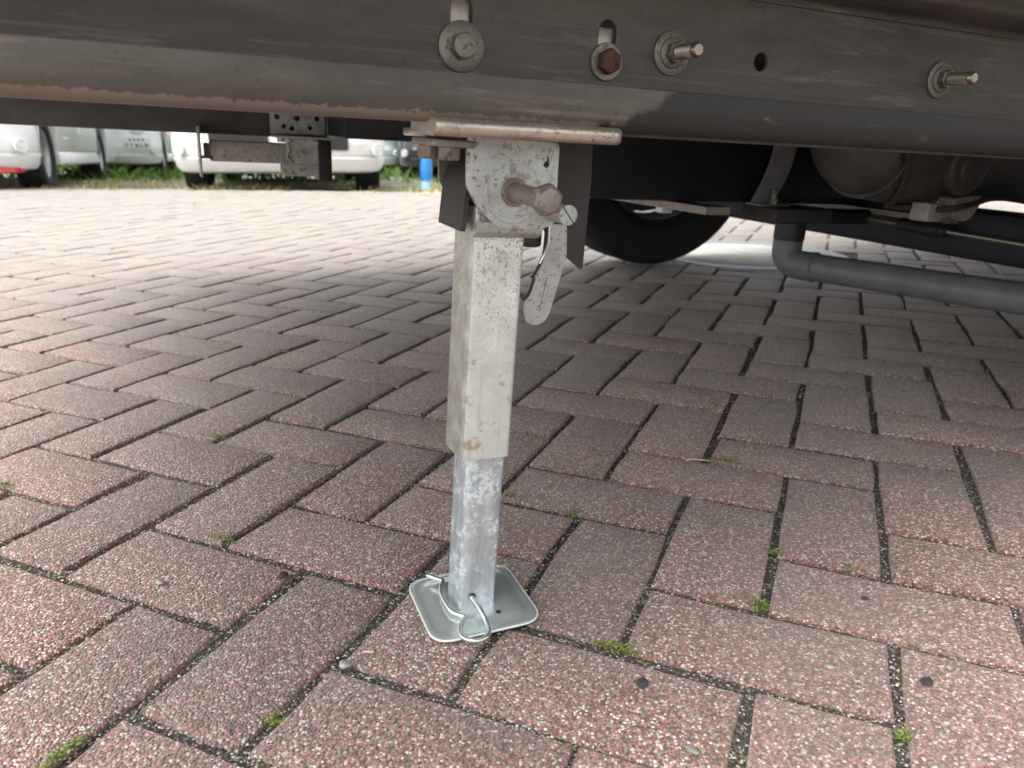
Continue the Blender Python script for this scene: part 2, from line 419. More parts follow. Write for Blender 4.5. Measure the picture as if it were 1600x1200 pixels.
# ================================================================== GROUND
LX, LY, LYAW = -.190751, .613973, -.395337
BD = Vector((cos(LYAW), sin(LYAW), 0)); AD = Vector((sin(LYAW), -cos(LYAW), 0)); U = .1
def lat(a, b): return Vector((LX, LY, 0))+BD*(b*U)+AD*(a*U)

PAVE_Y = 6.3
bm = bmesh.new()
ys = [-30, -1, 4.5, 12, 30, 120, 300]
rows = [[bm.verts.new((x, y, zslope(min(y, 60))-.028)) for x in (-250, -9, 9, 250)] for y in ys]
for a, b in zip(rows, rows[1:]):
    for k in range(3): bm.faces.new((a[k], a[k+1], b[k+1], b[k]))
tag(finish('ground', bm, M['ground']), 'grey gritty yard ground with patches of low weeds', kind='structure')

bm = bmesh.new()
rows = [[bm.verts.new((x, y, zslope(y)-.0064)) for x in (-9, 9)] for y in (-1.6, 4.5, PAVE_Y)]
for a, b in zip(rows, rows[1:]): bm.faces.new((a[0], a[1], b[1], b[0]))
def fill_z(x, y):      # sand stands higher in some joints than in others
    return -.0046+.0012*noise.noise(Vector((x*9, y*9, 1)))+.0010*noise.noise(Vector((x*60, y*60, 5)))
rows = [[bm.verts.new((-1.05+i*.0085, .25+j*.0085, fill_z(-1.05+i*.0085, .25+j*.0085))) for i in range(300)] for j in range(190)]
for a, b in zip(rows, rows[1:]):
    for k in range(299): bm.faces.new((a[k], a[k+1], b[k+1], b[k]))
pave = tag(finish('pavement', bm, M['joint']), 'red exposed aggregate block paving laid in herringbone with dark sandy joints', kind='structure')

def brick_shape(bm, L, W, mtx, rg, fine=True):
    """one paving block with chipped, slightly wavy arrises"""
    n = [(-L, -W), (-L*.35, -W), (L*.4, -W), (L, -W), (L, 0), (L, W), (L*.3, W), (-L*.4, W), (-L, W), (-L, 0)]
    cl = .0035
    outl = []
    for i, (x, y) in enumerate(n):
        jx, jy = rg.uniform(-.0014, .0014), rg.uniform(-.0014, .0014)
        outl.append((x+jx, y+jy))
    ring = []
    for z, ins in ((-.03, .0), (-.0030, .0), (-.0008, .0010), (0, .0029)):
        lv = []
        for (x, y) in outl:
            k = ins*rg.uniform(.7, 1.5) if ins else 0
            sx = (1 if x > 0 else -1) if abs(abs(x)-L) < .002 else 0
            sy = (1 if y > 0 else -1) if abs(abs(y)-W) < .002 else 0
            lv.append(bm.verts.new(mtx @ Vector((x-sx*k, y-sy*k, z+(rg.uniform(-.0004, .0004) if ins else 0)))))
        ring.append(lv)
        if not fine and z == -.03: pass
    for a, b in zip(ring, ring[1:]):
        for k in range(10): bm.faces.new((a[k], a[(k+1) % 10], b[(k+1) % 10], b[k]))
    bm.faces.new(ring[-1])

MH = (Vector((.82, 2.66, 0)), .325)      # manhole in the paving
rg = random.Random(3)
cells = []
for a in range(-90, 40):
    for b in range(-80, 70):
        s = (a+b) % 4
        if s == 0: c = lat(a+1, b+.5); horiz = False
        elif s == 2: c = lat(a+.5, b+1); horiz = True
        else: continue
        if not (-.35 < c.y < PAVE_Y-.05) or abs(c.x) > .9+c.y*1.0: continue
        if (Vector((c.x, c.y, 0))-MH[0]).length < MH[1]+.035: continue
        # screen size, to choose the blocks that show largest
        d = c-C0; z = d.dot(fw); vis = False; area = 0
        if z > .1:
            x = 800+1178.85*d.dot(rt)/z; y = 600-1178.85*d.dot(up)/z
            vis = -110 < x < 1710 and 150 < y < 1330
            area = 1/(z*z)*abs(d.normalized().z)
        cells.append((area if vis else 0, c, horiz))
cells.sort(key=lambda t: -t[0])
protos = []
for k in range(10):
    bm = bmesh.new(); brick_shape(bm, .0961-.0005*(k % 3), .0461-.0004*(k % 4), Matrix(), rg)
    bmesh.ops.recalc_face_normals(bm, faces=bm.faces)
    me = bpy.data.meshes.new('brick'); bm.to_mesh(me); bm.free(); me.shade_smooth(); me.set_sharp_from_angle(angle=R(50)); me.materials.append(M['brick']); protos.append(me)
def brick_mtx(c, horiz):
    yaw = LYAW+(0 if horiz else pi/2)+rg.gauss(0, .0065)+(pi if rg.random() < .5 else 0)
    p = c+Vector((rg.gauss(0, .0013), rg.gauss(0, .0013), zslope(c.y)+rg.gauss(0, .0006)))
    tl = -math.atan(.025) if c.y > 4.5 else 0
    return Matrix.Translation(p) @ Matrix.Rotation(tl+rg.gauss(0, .0035), 4, 'X') @ Matrix.Rotation(rg.gauss(0, .0035), 4, 'Y') @ Matrix.Rotation(yaw, 4, 'Z')
near = cells[:300]
for area, c, hz in near:
    o = bpy.data.objects.new('brick', protos[rg.randrange(10)]); col.objects.link(o)
    o.parent = pave; o.matrix_local = brick_mtx(c, hz)
bm = bmesh.new()
for area, c, hz in cells[300:]: brick_shape(bm, .0958, .0456, brick_mtx(c, hz), rg)
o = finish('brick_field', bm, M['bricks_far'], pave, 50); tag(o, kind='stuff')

# manhole: iron ring and pale concrete lid, let into the paving beyond the far side of the vehicle
mh = empty('manhole_cover', Matrix.Translation(MH[0]), label='round pale concrete manhole cover set in the bricks beyond the far wheel', cat='manhole cover')
bm = bmesh.new(); lathe(bm, (0, 0, -.02), (0, 0, 1), [(0, .285), (.021, .285), (.022, .283)], 48); finish('lid', bm, M['concrete'], mh)
bm = bmesh.new()
plate(bm, circ(0, 0, .335, 56), [circ(0, 0, .289, 56)], -.02, .0035, XY); finish('frame', bm, M['iron'], mh)

# loose grit in and on the joints of the near paving
def octa(bm, p, r, q):
    vs = [bm.verts.new(p+Vector((q.uniform(.6, 1.2)*r*x, q.uniform(.6, 1.2)*r*y, q.uniform(.5, .9)*r*z))) for x, y, z in ((1, 0, 0), (0, 1, 0), (-1, 0, 0), (0, -1, 0), (.2, .1, 1), (0, 0, -1))]
    for i in range(4):
        bm.faces.new((vs[i], vs[(i+1) % 4], vs[4])); bm.faces.new((vs[(i+1) % 4], vs[i], vs[5]))
q = random.Random(11)
V = []; F = []
def octa_fast(p, r):
    k = len(V)
    for x, y, z in ((1, .1, 0), (0, 1, .1), (-1, 0, 0), (.1, -1, 0), (.2, .1, 1), (0, 0, -1)):
        V.append((p.x+q.uniform(.6, 1.2)*r*x, p.y+q.uniform(.6, 1.2)*r*y, p.z+q.uniform(.5, .9)*r*z))
    for i in range(4): F.append((k+i, k+(i+1) % 4, k+4)); F.append((k+(i+1) % 4, k+i, k+5))
for area, c, hz in cells[:260]:
    dist = (c-C0).length
    for _ in range(int(120*min(1.3, .75/dist))+8):
        t = q.uniform(-1, 1); side = q.choice((-1, 1))
        if q.random() < .67: u_, v_ = t*.1, side*(.05+q.gauss(0, .0022))
        else: u_, v_ = side*(.1+q.gauss(0, .0022)), t*.05
        D1, D2 = (BD, AD) if hz else (AD, BD)
        octa_fast(c+D1*u_+D2*v_+Vector((0, 0, -.0042+q.gauss(0, .0009))), q.choice((.0006, .0008, .0009, .0012, .0016)))
    for _ in range(int(3*min(1.3, .7/dist)+q.random())):
        u_, v_ = q.uniform(-.095, .095), q.uniform(-.045, .045); D1, D2 = (BD, AD) if hz else (AD, BD)
        octa_fast(c+D1*u_+D2*v_+Vector((0, 0, .0005)), q.choice((.0007, .0009, .0012)))
me = bpy.data.meshes.new('joint_grit'); me.from_pydata(V, [], F); me.materials.append(M['grit'])
o = bpy.data.objects.new('joint_grit', me); col.objects.link(o); tag(o, 'fine pale grit lying in the paving joints', 'grit', kind='stuff')

# ================================================================== MOTORHOME
mo = empty('motorhome', MC, label='white motorhome seen from beneath with dusty chassis rail and black tanks', cat='motorhome')
# near chassis rail: C section, web recessed, lips towards the camera; the bolt holes are cut
sec = [(-.062, .4935), (-.0655, .4955), (-.0660, .500)]
webY = -.018
bm = bmesh.new()
lip = [(-.0655, .4190), (-.0662, .4100), (-.0655, .4000), (-.0630, .3958), (-.0585, .3942), (-.045, .3940), (-.024, .3942), (-.0192, .3960), (-.0180, .4000)]
sweepX(bm, lip, -.62, 3.2, -.0028, 40)
rail = finish('chassis_rail', bm, M['rail'], mo, 60)
bm = bmesh.new()
x0, x1 = -.62, 3.2
slot = lambda x, z, r, h: circ(x, z+h, r, 8, 0, pi)+[(x-r, z+h)]+circ(x, z, r, 8, pi, 2*pi)+[(x+r, z)]
plate(bm, [(x0, .4005), (x1, .4005), (x1, .4900), (x0, .4900)],
      [slot(-.030, .440, .0075, .022), slot(.0775, .440, .0070, .019), circ(.213, .4495, .0068, 14)], webY, webY+.0028, XZ)
finish('rail_web', bm, M['rail'], rail)
bm = bmesh.new()
top = [(-.0182, .4906), (-.0190, .4940), (-.0230, .4962), (-.045, .4968), (-.0600, .4970), (-.0640, .4985), (-.0655, .5020), (-.0658, .5230)]
sweepX(bm, top, x0, x1, -.0026, 4); finish('top_flange', bm, M['rail'], rail, 60)
bm = bmesh.new()   # plate edge of the floor support under the lower flange, from the leg on
plate(bm, [(.083, -.040), (.10, -.047), (2.6, -.047), (2.6, -.005), (.083, -.005)], [], .3895, .3925, XY)
finish('flange_strip', bm, M['silencer'], rail)
# steel block behind the slotted bolts, seen through the slots
for x, z in ((-.030, .463), (.0775, .458)):
    bm = bmesh.new(); box(bm, x-.0068, x+.0068, webY+.0029, webY+.009, z-.022, z+.003 if x > 0 else z+.006, .001); finish('slot_nut', bm, M['stud'], rail)
def hexhead(bm, p, ax, r, t, rot=0):
    lathe(bm, p, ax, [(0, r), (t*.82, r), (t, r*.86)], 6, True, rot)
def washer(bm, p, ax, ro, ri, t, n=32):
    lathe(bm, p, ax, [(0, ro), (t*.8, ro), (t, ro*.96), (t, ri)], n, False)
    lathe(bm, p, ax, [(t, ri), (0, ri)], n, False)
NY = Vector((0, -1, 0))
for x, z, ro, rh, hm, rot in ((-.030, .439, .0155, .0088, 'greybolt', .25), (.0775, .4385, .0125, .0086, 'orange_rust', .5)):
    bm = bmesh.new(); washer(bm, (x, webY-.0002, z), NY, ro, .005, .0022)
    wsh = finish('washer', bm, M['greybolt'], rail)
    bm = bmesh.new(); hexhead(bm, (x, webY-.0021, z), NY, rh, .0072, rot)
    if x < 0: lathe(bm, (x, webY-.0085, z), NY, [(0, .0078), (.0012, .0074), (.0016, .006)], 20)
    finish('hex_bolt', bm, M[hm], rail)
for x, z in ((.131, .4487), (.407, .4510)):
    bm = bmesh.new(); washer(bm, (x, webY-.0002, z), NY, .0152, .005, .0020); finish('washer', bm, M['greybolt'], rail)
    bm = bmesh.new(); lathe(bm, (x, webY-.0021, z), NY, [(0, .0108), (.0012, .0105), (.0022, .0086)], 28); hexhead(bm, (x, webY-.004, z), NY, .0080, .0065, .3)
    finish('flange_nut', bm, M['greybolt'], rail)
    prof = [(0, .0042)]
    for k in range(9): prof += [(.0006+k*.0023, .0036), (.0018+k*.0023, .0054)]
    prof += [(.0225, .0044), (.0235, .0036)]
    bm = bmesh.new(); lathe(bm, (x, webY-.0100, z), NY, prof, 18); finish('threaded_stud', bm, M['stud'], rail, 25)

# far chassis rail, dark underfloor fill and floor
bm = bmesh.new()
sweepX(bm, [(1.17, .365), (1.135, .3635), (1.10, .3650), (1.0985, .369), (1.0985, .49), (1.10, .495), (1.17, .495)], -.64, .0735, .003, 1)
finish('far_rail', bm, M['frame_dark'], mo, 60)
bm = bmesh.new(); box(bm, .074, .30, .93, 1.11, .3665, .52, .006); box(bm, .30, .42, 1.0, 1.3, .375, .52, .006); finish('underfloor_dark_fill', bm, M['tank'], mo)  # added boxes, black to stand for the unlit space under the floor
def arched(x0, x1, y0, y1, z0, z1):
    """floor outline with the four wheel arches of the rear axle left open"""
    o_ = [(x0, y0), (.73, y0), (.73, .03), (1.54, .03), (1.54, y0), (x1, y0), (x1, y1), (1.54, y1), (1.54, 1.40), (.73, 1.40), (.73, y1), (x0, y1)]
    bm = bmesh.new(); plate(bm, rounded(o_, .012, 2), [], z0, z1, XY); return bm
finish('floor_pan', arched(-.76, 5.0, -.22, 1.74, .5235, .585), M['undertray'], mo)
for x in (-.55, 1.45, 2.2):
    bm = bmesh.new(); box(bm, x, x+.04, -.012, 1.094, .43, .523, .003); finish('cross_member', bm, M['undertray'], mo)
shell = finish('body_shell', arched(-.78, 5.05, -.24, 1.76, .5875, .80), M['body'], mo)
bm = bmesh.new(); box(bm, -.78, 5.05, -.24, 1.76, .8015, 2.85, .10, 4); finish('upper_body', bm, M['body'], shell)
bm = bmesh.new(); box(bm, -.77, .62, 1.742, 1.764, .44, .584, .004); box(bm, 1.66, 4.9, 1.742, 1.764, .44, .584, .004); finish('side_skirt', bm, M['body'], mo)

# waste water tank with strap, carriers
bm = bmesh.new()
o_ = rounded([(.432, .2905), (1.30, .2885), (1.30, .50), (.432, .50)], .028, 5)
plate(bm, o_, [], .655, 1.06, XZ)
bmesh.ops.bevel(bm, geom=[e for e in bm.edges if len(e.link_faces) == 2 and e.calc_face_angle(0) > 1.2 and abs(e.verts[0].co.y-.655) < 1e-4 and abs(e.verts[1].co.y-.655) < 1e-4], offset=.022, segments=4, profile=.5, affect='EDGES')
tank = finish('waste_tank', bm, M['tank'], mo, 60)
bm = bmesh.new()      # strap curving in towards its foot
path = [(.845, .640, .430), (.842, .640, .392), (.836, .638, .365), (.822, .634, .335), (.806, .630, .310), (.797, .628, .296), (.794, .626, .2915)]
wv = .0265
rows = []
for i, (x, y, z) in enumerate(path): rows.append([bm.verts.new((x-wv, y, z)), bm.verts.new((x+wv, y, z)), bm.verts.new((x+wv, y+.003, z)), bm.verts.new((x-wv, y+.003, z))])
for a, b in zip(rows, rows[1:]):
    for k in range(4): bm.faces.new((a[k], a[(k+1) % 4], b[(k+1) % 4], b[k]))
bm.faces.new(rows[0]); bm.faces.new(rows[-1][::-1])
box(bm, .767, .835, .598, .640, .2882, .2912, .001)
finish('tank_strap', bm, M['strap'], tank, 50)
bm = bmesh.new(); hexhead(bm, (.806, .612, .2912), (0, 0, 1), .0095, .010); lathe(bm, (.806, .612, .300), (0, 0, 1), [(0, .0058), (.018, .0058), (.019, .005)], 14)
finish('strap_bolt', bm, M['greybolt'], tank)
bm = bmesh.new()
def barY(bm, xa, ya, xb, yb, z0, z1, w): 
    a, b = Vector((xa, ya)), Vector((xb, yb)); d = (b-a).normalized(); n_ = Vector((-d.y, d.x))*w/2
    plate(bm, [tuple(a+n_), tuple(a-n_), tuple(b-n_), tuple(b+n_)], [], z0, z1, XY)
barY(bm, .66, .58, .60, 1.25, .2735, .2865, .055)
finish('tank_carrier', bm, M['carrier'], mo)
bm = bmesh.new(); barY(bm, 1.075, .44, 1.055, 1.2, .277, .287, .05); finish('tank_carrier', bm, M['carrier'], mo)
# drain valve body, pull rod with black coupling, elbow and drain pipe coming out towards the side
bm = bmesh.new()
box(bm, .772, .905, .56, .66, .262, .2872, .004); finish('valve_bracket', bm, M['undertray'], mo)
bm = bmesh.new()
box(bm, .80, 1.012, .575, .64, .2585, .2835, .006)
lathe(bm, (1.004, .607, .271), (1, -.32, 0), [(0, .0145), (.03, .0145), (.034, .0105), (.034, .006)], 20)
valve = finish('drain_valve', bm, M['blackplastic'], mo)
pr = [(1.03, .60, .2695), (1.085, .575, .2640), (1.10, .44, .2605), (1.06, .29, .2600), (1.0, -.20, .262)]
rod_a = Vector((1.012, .605, .271)); rod_b = Vector((1.064, .30, .2595)); rd = (rod_b-rod_a)
bm = bmesh.new(); tube(bm, [rod_a, rod_a+rd*1.0, rod_a+rd*2.6], .0042, 10, 1); finish('pull_rod', bm, M['stud'], valve)
bm = bmesh.new()
c0 = rod_a+rd*.30
lathe(bm, c0, rd, [(-.004, .008), (0, .0125), (.045, .0125), (.048, .0145), (.075, .0145), (.078, .0115), (.084, .0115), (.088, .008)], 12)
finish('rod_coupling', bm, M['blackplastic'], valve)
ex, ey = .853, .607
bm = bmesh.new(); lathe(bm, (ex, ey, .226), (0, 0, 1), [(0, .0275), (.004, .0285), (.036, .0285), (.040, .024), (.05, .024)], 32)
finish('pipe_collar', bm, M['blackplastic'], valve)
P = [(ex, ey, .232), (ex, ey, .206)]
pa = Vector((.985, .24, .188)); pd = Vector((pa.x-ex, pa.y-ey, 0)).normalized()
for k in range(1, 7):
    a = pi/2*k/6; P.append((ex+pd.x*.028*(1-cos(a)), ey+pd.y*.028*(1-cos(a)), .206-.0235*sin(a)))
e1 = Vector(P[-1]); e2 = e1+pd*.03; P.append(tuple(e2))
bm = bmesh.new(); tube(bm, P, .0272, 28, 1); dp = finish('drain_pipe', bm, M['pipe'], mo, 60)
bm = bmesh.new(); tube(bm, [tuple(e2-pd*.012), tuple(e2), tuple(e2+pd*.45+Vector((0, 0, .0055))), tuple(e2+pd*.95+Vector((0, 0, .010)))], .0252, 28, 1); finish('pipe_run', bm, M['pipe'], dp, 60)
bm = bmesh.new(); lathe(bm, e2-pd*.004, pd, [(0, .0270), (.003, .0282), (.007, .0282), (.009, .0252)], 28, False); finish('pipe_socket', bm, M['pipe'], dp)

# drum with rusted seam and hangers, under the rail on the right
bm = bmesh.new()
def drum(bm, xs, yc=.42, zc=.40):
    rings = []
    for x, ry, rz in xs:
        rings.append([bm.verts.new((x, yc-ry*cos(t), zc-rz*sin(t))) for t in [2*pi*k/32 for k in range(32)]])
    for a, b in zip(rings, rings[1:]):
        for k in range(32): bm.faces.new((a[k], a[(k+1) % 32], b[(k+1) % 32], b[k]))
    bm.faces.new(rings[0]); bm.faces.new(rings[-1][::-1])
drum(bm, [(.745, .03, .012), (.750, .055, .032), (.760, .072, .052), (.777, .082, .067), (.795, .087, .075), (.82, .09, .079), (.88, .09, .080)])
drumo = finish('silencer', bm, M['silencer'], mo, 60)
bm = bmesh.new()
drum(bm, [(.800, .092, .081), (.86, .0965, .0875), (.93, .097, .086), (.99, .090, .074), (1.2, .088, .076), (1.6, .088, .082), (2.2, .09, .09)]); finish('silencer_body', bm, M['silencer'], drumo, 60)
bm = bmesh.new()     # rusted flange: follows the end of the drum, dips and rises along the bottom
pts = []
for k in range(15):
    t = -.5+k/14*(pi/2+.35)
    pts.append((.775+.085*(k/14)**1.6, .42-.099*cos(t), .40-.091*sin(t)))
tube(bm, pts, .0052, 8, 3)
tube(bm, [(.862, .412, .309), (.885, .345, .3100), (.905, .321, .3135), (.945, .321, .320), (.985, .322, .330), (1.03, .325, .331), (1.09, .327, .326)], .0048, 8, 4)
finish('seam_flange', bm, M['seam'], drumo)
bm = bmesh.new()
lathe(bm, (.925, .333, .376), (.02, -1, -.1), [(0, .043), (.010, .043), (.013, .040), (.014, .036), (.014, .024), (.018, .022), (.020, .016), (.020, .0)], 32, False)
finish('end_fitting', bm, M['silencer'], drumo)
bm = bmesh.new()
box(bm, .872, .905, .335, .37, .291, .320, .003); finish('hanger', bm, M['carrier'], drumo)
bm = bmesh.new()
plate(bm, rounded([(.925, .328), (.985, .334), (.985, .318), (.972, .300), (.957, .292), (.930, .297)], .005), [], .335, .365, XZ); finish('hanger', bm, M['carrier'], drumo)
bm = bmesh.new(); lathe(bm, (.895, .35, .301), (1, -.05, -.05), [(0, .009), (.05, .0085)], 12)
for k in range(7): lathe(bm, (.90+k*.006, .35, .301), (1, 0, 0), [(0, .0095), (.0015, .011), (.003, .0095)], 14)
finish('clamp_spring', bm, M['greybolt'], drumo, 60)

# axle tube and wheels
bm = bmesh.new(); box(bm, 1.085, 1.19, -.02, 1.44, .217, .303, .012); finish('axle', bm, M['axle'], mo)
def wheel(parent, c, ax, Rr, wd, rimr, n=48, spokes=7):
    """tyre mesh with a rim under it; ax points to the outside"""
    c = Vector(c); ax = Vector(ax).normalized(); bm = bmesh.new(); h = wd/2
    prof = [(-h*.72, rimr*.98), (-h*.95, rimr*1.12), (-h, (rimr+Rr)/2), (-h*.93, Rr*.94), (-h*.82, Rr*.975), (-h*.70, Rr*.993)]
    for k in range(4):
        z0 = -h*.62+k*h*.34; prof += [(z0, Rr), (z0+h*.2, Rr), (z0+h*.22, Rr*.978), (z0+h*.31, Rr*.978)]
    prof += [(h*.70, Rr*.993), (h*.82, Rr*.975), (h*.93, Rr*.94), (h, (rimr+Rr)/2), (h*.95, rimr*1.12), (h*.72, rimr*.98)]
    lathe(bm, c, ax, prof, n, False); t = finish('wheel', bm, M['tyre'], parent, 30)
    bm = bmesh.new()
    lathe(bm, c, ax, [(-h*.7, rimr*.985), (-h*.55, rimr*.93), (h*.35, rimr*.90), (h*.6, rimr*.96), (h*.74, rimr*.985), (h*.70, rimr*.93), (h*.45, rimr*.88)], n, False)
    lathe(bm, c, ax, [(h*.15, rimr*.34), (h*.5, rimr*.30), (h*.56, rimr*.22), (h*.56, .001)], 24, False)
    x, y, d = frame_of(ax)
    for k in range(spokes):
        a = 2*pi*k/spokes; u_ = x*cos(a)+y*sin(a); v_ = -x*sin(a)+y*cos(a); q4 = []
        for rr, ww, zz in ((rimr*.25, rimr*.10, h*.50), (rimr*.93, rimr*.13, h*.42)):
            q4.append([c+u_*rr+v_*ww+d*zz, c+u_*rr-v_*ww+d*zz, c+u_*rr-v_*ww+d*(zz-h*.25), c+u_*rr+v_*ww+d*(zz-h*.25)])
        vs = [[bm.verts.new(p) for p in r] for r in q4]
        for i in range(4): bm.faces.new((vs[0][i], vs[0][(i+1) % 4], vs[1][(i+1) % 4], vs[1][i]))
    r = finish('rim', bm, M['rim'], t)
    bm = bmesh.new(); lathe(bm, c, ax, [(h*.05, rimr*.9), (h*.06, .001)], 24, False); finish('brake_drum', bm, M['black'], t)
    return t
wheel(mo, (1.135, 1.565, .3705), (0, 1, 0), .345, .215, .21)
wheel(mo, (1.135, -.115, .3705), (0, -1, 0), .345, .215, .21)
bm = bmesh.new()  # pale plastic clip on the carrier, in front of the far wheel
box(bm, .652, .678, .742, .765, .2585, .2720, .003); finish('clip', bm, M['number'], mo)

# ================================================================== SUPPORT LEG (standing)
lg = empty('support_leg', ML, label='galvanised telescopic support leg standing on its square foot plate', cat='support leg')
bm = bmesh.new()      # mounting plate with a rolled front edge
pr_ = rounded([(-.0705, .385), (.0575, .3865), (.0575, .3955), (-.0705, .3935)], .0012, 2)
bmx = [(-.0735, .3935)]
sec = [(-.02, .3845), (-.066, .3828), (-.0712, .3830), (-.0742, .3855), (-.0748, .3890), (-.0738, .3920), (-.0705, .3936), (-.02, .3938), (-.0195, .3938), (-.0195, .3848)]
rows = []
for x, sh in ((-.0705, 0), (-.03, 0), (.02, 0), (.050, 0), (.0545, .0012), (.0570, .0038), (.0577, .008)):
    rows.append([bm.verts.new((x, y+sh if y < -.02 else y, z+.016*(x+.0705)*1.0)) for y, z in sec])
for a, b in zip(rows, rows[1:]):
    for k in range(len(sec)): bm.faces.new((a[k], a[(k+1) % len(sec)], b[(k+1) % len(sec)], b[k]))
bm.faces.new(rows[0]); bm.faces.new(rows[-1][::-1])
mp = finish('mounting_plate', bm, M['mount'], lg, 50)
bm = bmesh.new()
box(bm, -.0705, -.0400, -.030, .000, .3815, .3868, .0012); finish('clamp_plate', bm, M['mount'], mp)
bm = bmesh.new(); box(bm, -.0640, -.036, -.050, .002, .3765, .3812, .0012); finish('packing_plate', bm, M['greybolt'], mp)
bm = bmesh.new(); box(bm, -.034, .054, -.0190, .046, .3845, .3925, .001); finish('back_plate', bm, M['greybolt'], mp)
for x, y in ((-.0560, -.014), (-.0450, -.022)):
    bm = bmesh.new(); hexhead(bm, (x, y, .3763), (0, 0, -1), .0082, .0085, .2); finish('clamp_nut', bm, M['greybolt'], mp)
# pivot bracket: two cheeks
cheek = [(-.0362, .3835), (-.0345, .3520), (-.0265, .3390), (-.0170, .3305), (-.0115, .3262), (-.0040, .3250), (.0240, .3252), (.0330, .3290), (.0322, .3600), (.0315, .3835)]
keyh = circ(.0225, .3695, .0022, 10)+[]
keyh = [(.0204, .3690), (.0215, .3668), (.0240, .3668), (.0252, .3690), (.0246, .3722), (.0236, .3745), (.0226, .3742), (.0230, .3715), (.0218, .3708)]
bm = bmesh.new(); plate(bm, rounded(cheek, .003, 3), [keyh], -.0318, -.0290, XZ)
bmesh.ops.bevel(bm, geom=[e for e in bm.edges if len(e.link_faces) == 2 and e.calc_face_angle(0) > 1.2 and abs(e.verts[0].co.y+.0318) < 1e-5 and abs(e.verts[1].co.y+.0318) < 1e-5], offset=.0007, segments=2, affect='EDGES')
lathe(bm, (0, -.0317, .3495), NY, [(0, .0215), (.0004, .0212), (.0006, .0200), (.0003, .0190)], 40, False)     # embossed ring
cb = finish('pivot_bracket', bm, M['bracket'], lg, 40)
bm = bmesh.new(); plate(bm, rounded(cheek, .003, 3), [], .0290, .0318, XZ); finish('rear_cheek', bm, M['greybolt'], cb)
bm = bmesh.new()   # cross fold under the cheek, hugging the tube
sweepX(bm, [(-.0302, .3285), (-.0299, .3225), (-.0285, .3202), (-.0222, .3172)], -.0255, .0245, .0020)
finish('bracket_fold', bm, M['bracket'], cb, 60)
# tubes
bm = bmesh.new(); sqtube(bm, -.0040, 0, .0412, .0410, .1460, .338, .0032, .0024); finish('outer_tube', bm, M['outer'], lg, 45)
bm = bmesh.new(); sqtube(bm, -.0012, .0008, .0322, .0345, .0055, .20, .0034, .0026); inner = finish('inner_tube', bm, M['galv'], lg, 45)
bm = bmesh.new(); lathe(bm, (-.0040, -.0005, .3500), (0, 1, 0), [(-.026, .0205), (.027, .0205)], 32); finish('leg_head', bm, M['outer'], lg, 50)
# rubber covers left and right of the head
bm = bmesh.new()
arc = [(-.0006+.0322*cos(a), .3470+.0322*sin(a)) for a in [R(95+k*11) for k in range(8)]]+[(-.0334, .3420), (-.0342, .3330), (-.0350, .3215)]
rows = []
for x, z in arc: rows.append([bm.verts.new((x, -.0255, z)), bm.verts.new((x, .0255, z)), bm.verts.new((x+.0032, .0255, z)), bm.verts.new((x+.0032, -.0255, z))])
for a, b in zip(rows, rows[1:]):
    for k in range(4): bm.faces.new((a[k], a[(k+1) % 4], b[(k+1) % 4], b[k]))
bm.faces.new(rows[0]); bm.faces.new(rows[-1][::-1])
finish('rubber_cover', bm, M['rubber'], lg, 60)
bm = bmesh.new()
plate(bm, [(.030, .384), (.0850, .3845), (.0868, .360), (.0868, .2880), (.0850, .2872), (.0610, .3045), (.0500, .318), (.030, .330)], [], .0190, .0220, XZ)
box(bm, .0835, .0868, .0222, .045, .30, .384, .0008)
finish('rubber_flap', bm, M['rubber'], lg)
# pivot bolt and slotted pin
bm = bmesh.new()
washer(bm, (0, -.0318, .3495), NY, .0096, .0062, .0022); finish('bolt_washer', bm, M['rustbolt'], cb)
bm = bmesh.new(); lathe(bm, (0, -.030, .3495), NY, [(0, .0064), (.052, .0064)], 24); finish('pivot_bolt', bm, M['greybolt'], cb)
bm = bmesh.new(); hexhead(bm, (0, -.0800, .3495), NY, .0103, .0082, .35); finish('bolt_head', bm, M['rustbolt'], cb, 25)
bm = bmesh.new(); lathe(bm, (0, -.0881, .3495), NY, [(0, .0078), (.0010, .0074), (.0013, .0066), (.0011, .0)], 28, False); finish('bolt_face', bm, M['greybolt'], cb)
bm = bmesh.new()
px_, pz_ = .0315, .3375
plate(bm, circ(px_, pz_, .0066, 24), [], -.052, -.029, XZ)
for sgn in (1, -1):      # two half discs leave the screwdriver slot open
    a0 = R(-50) if sgn > 0 else R(130)
    arc = [(px_+.0068*cos(a0+R(4)+(pi-R(8))*k/14), pz_+.0068*sin(a0+R(4)+(pi-R(8))*k/14)) for k in range(15)]
    plate(bm, arc, [], -.0545, -.0521, XZ)
finish('slotted_pin', bm, M['lever'], cb)
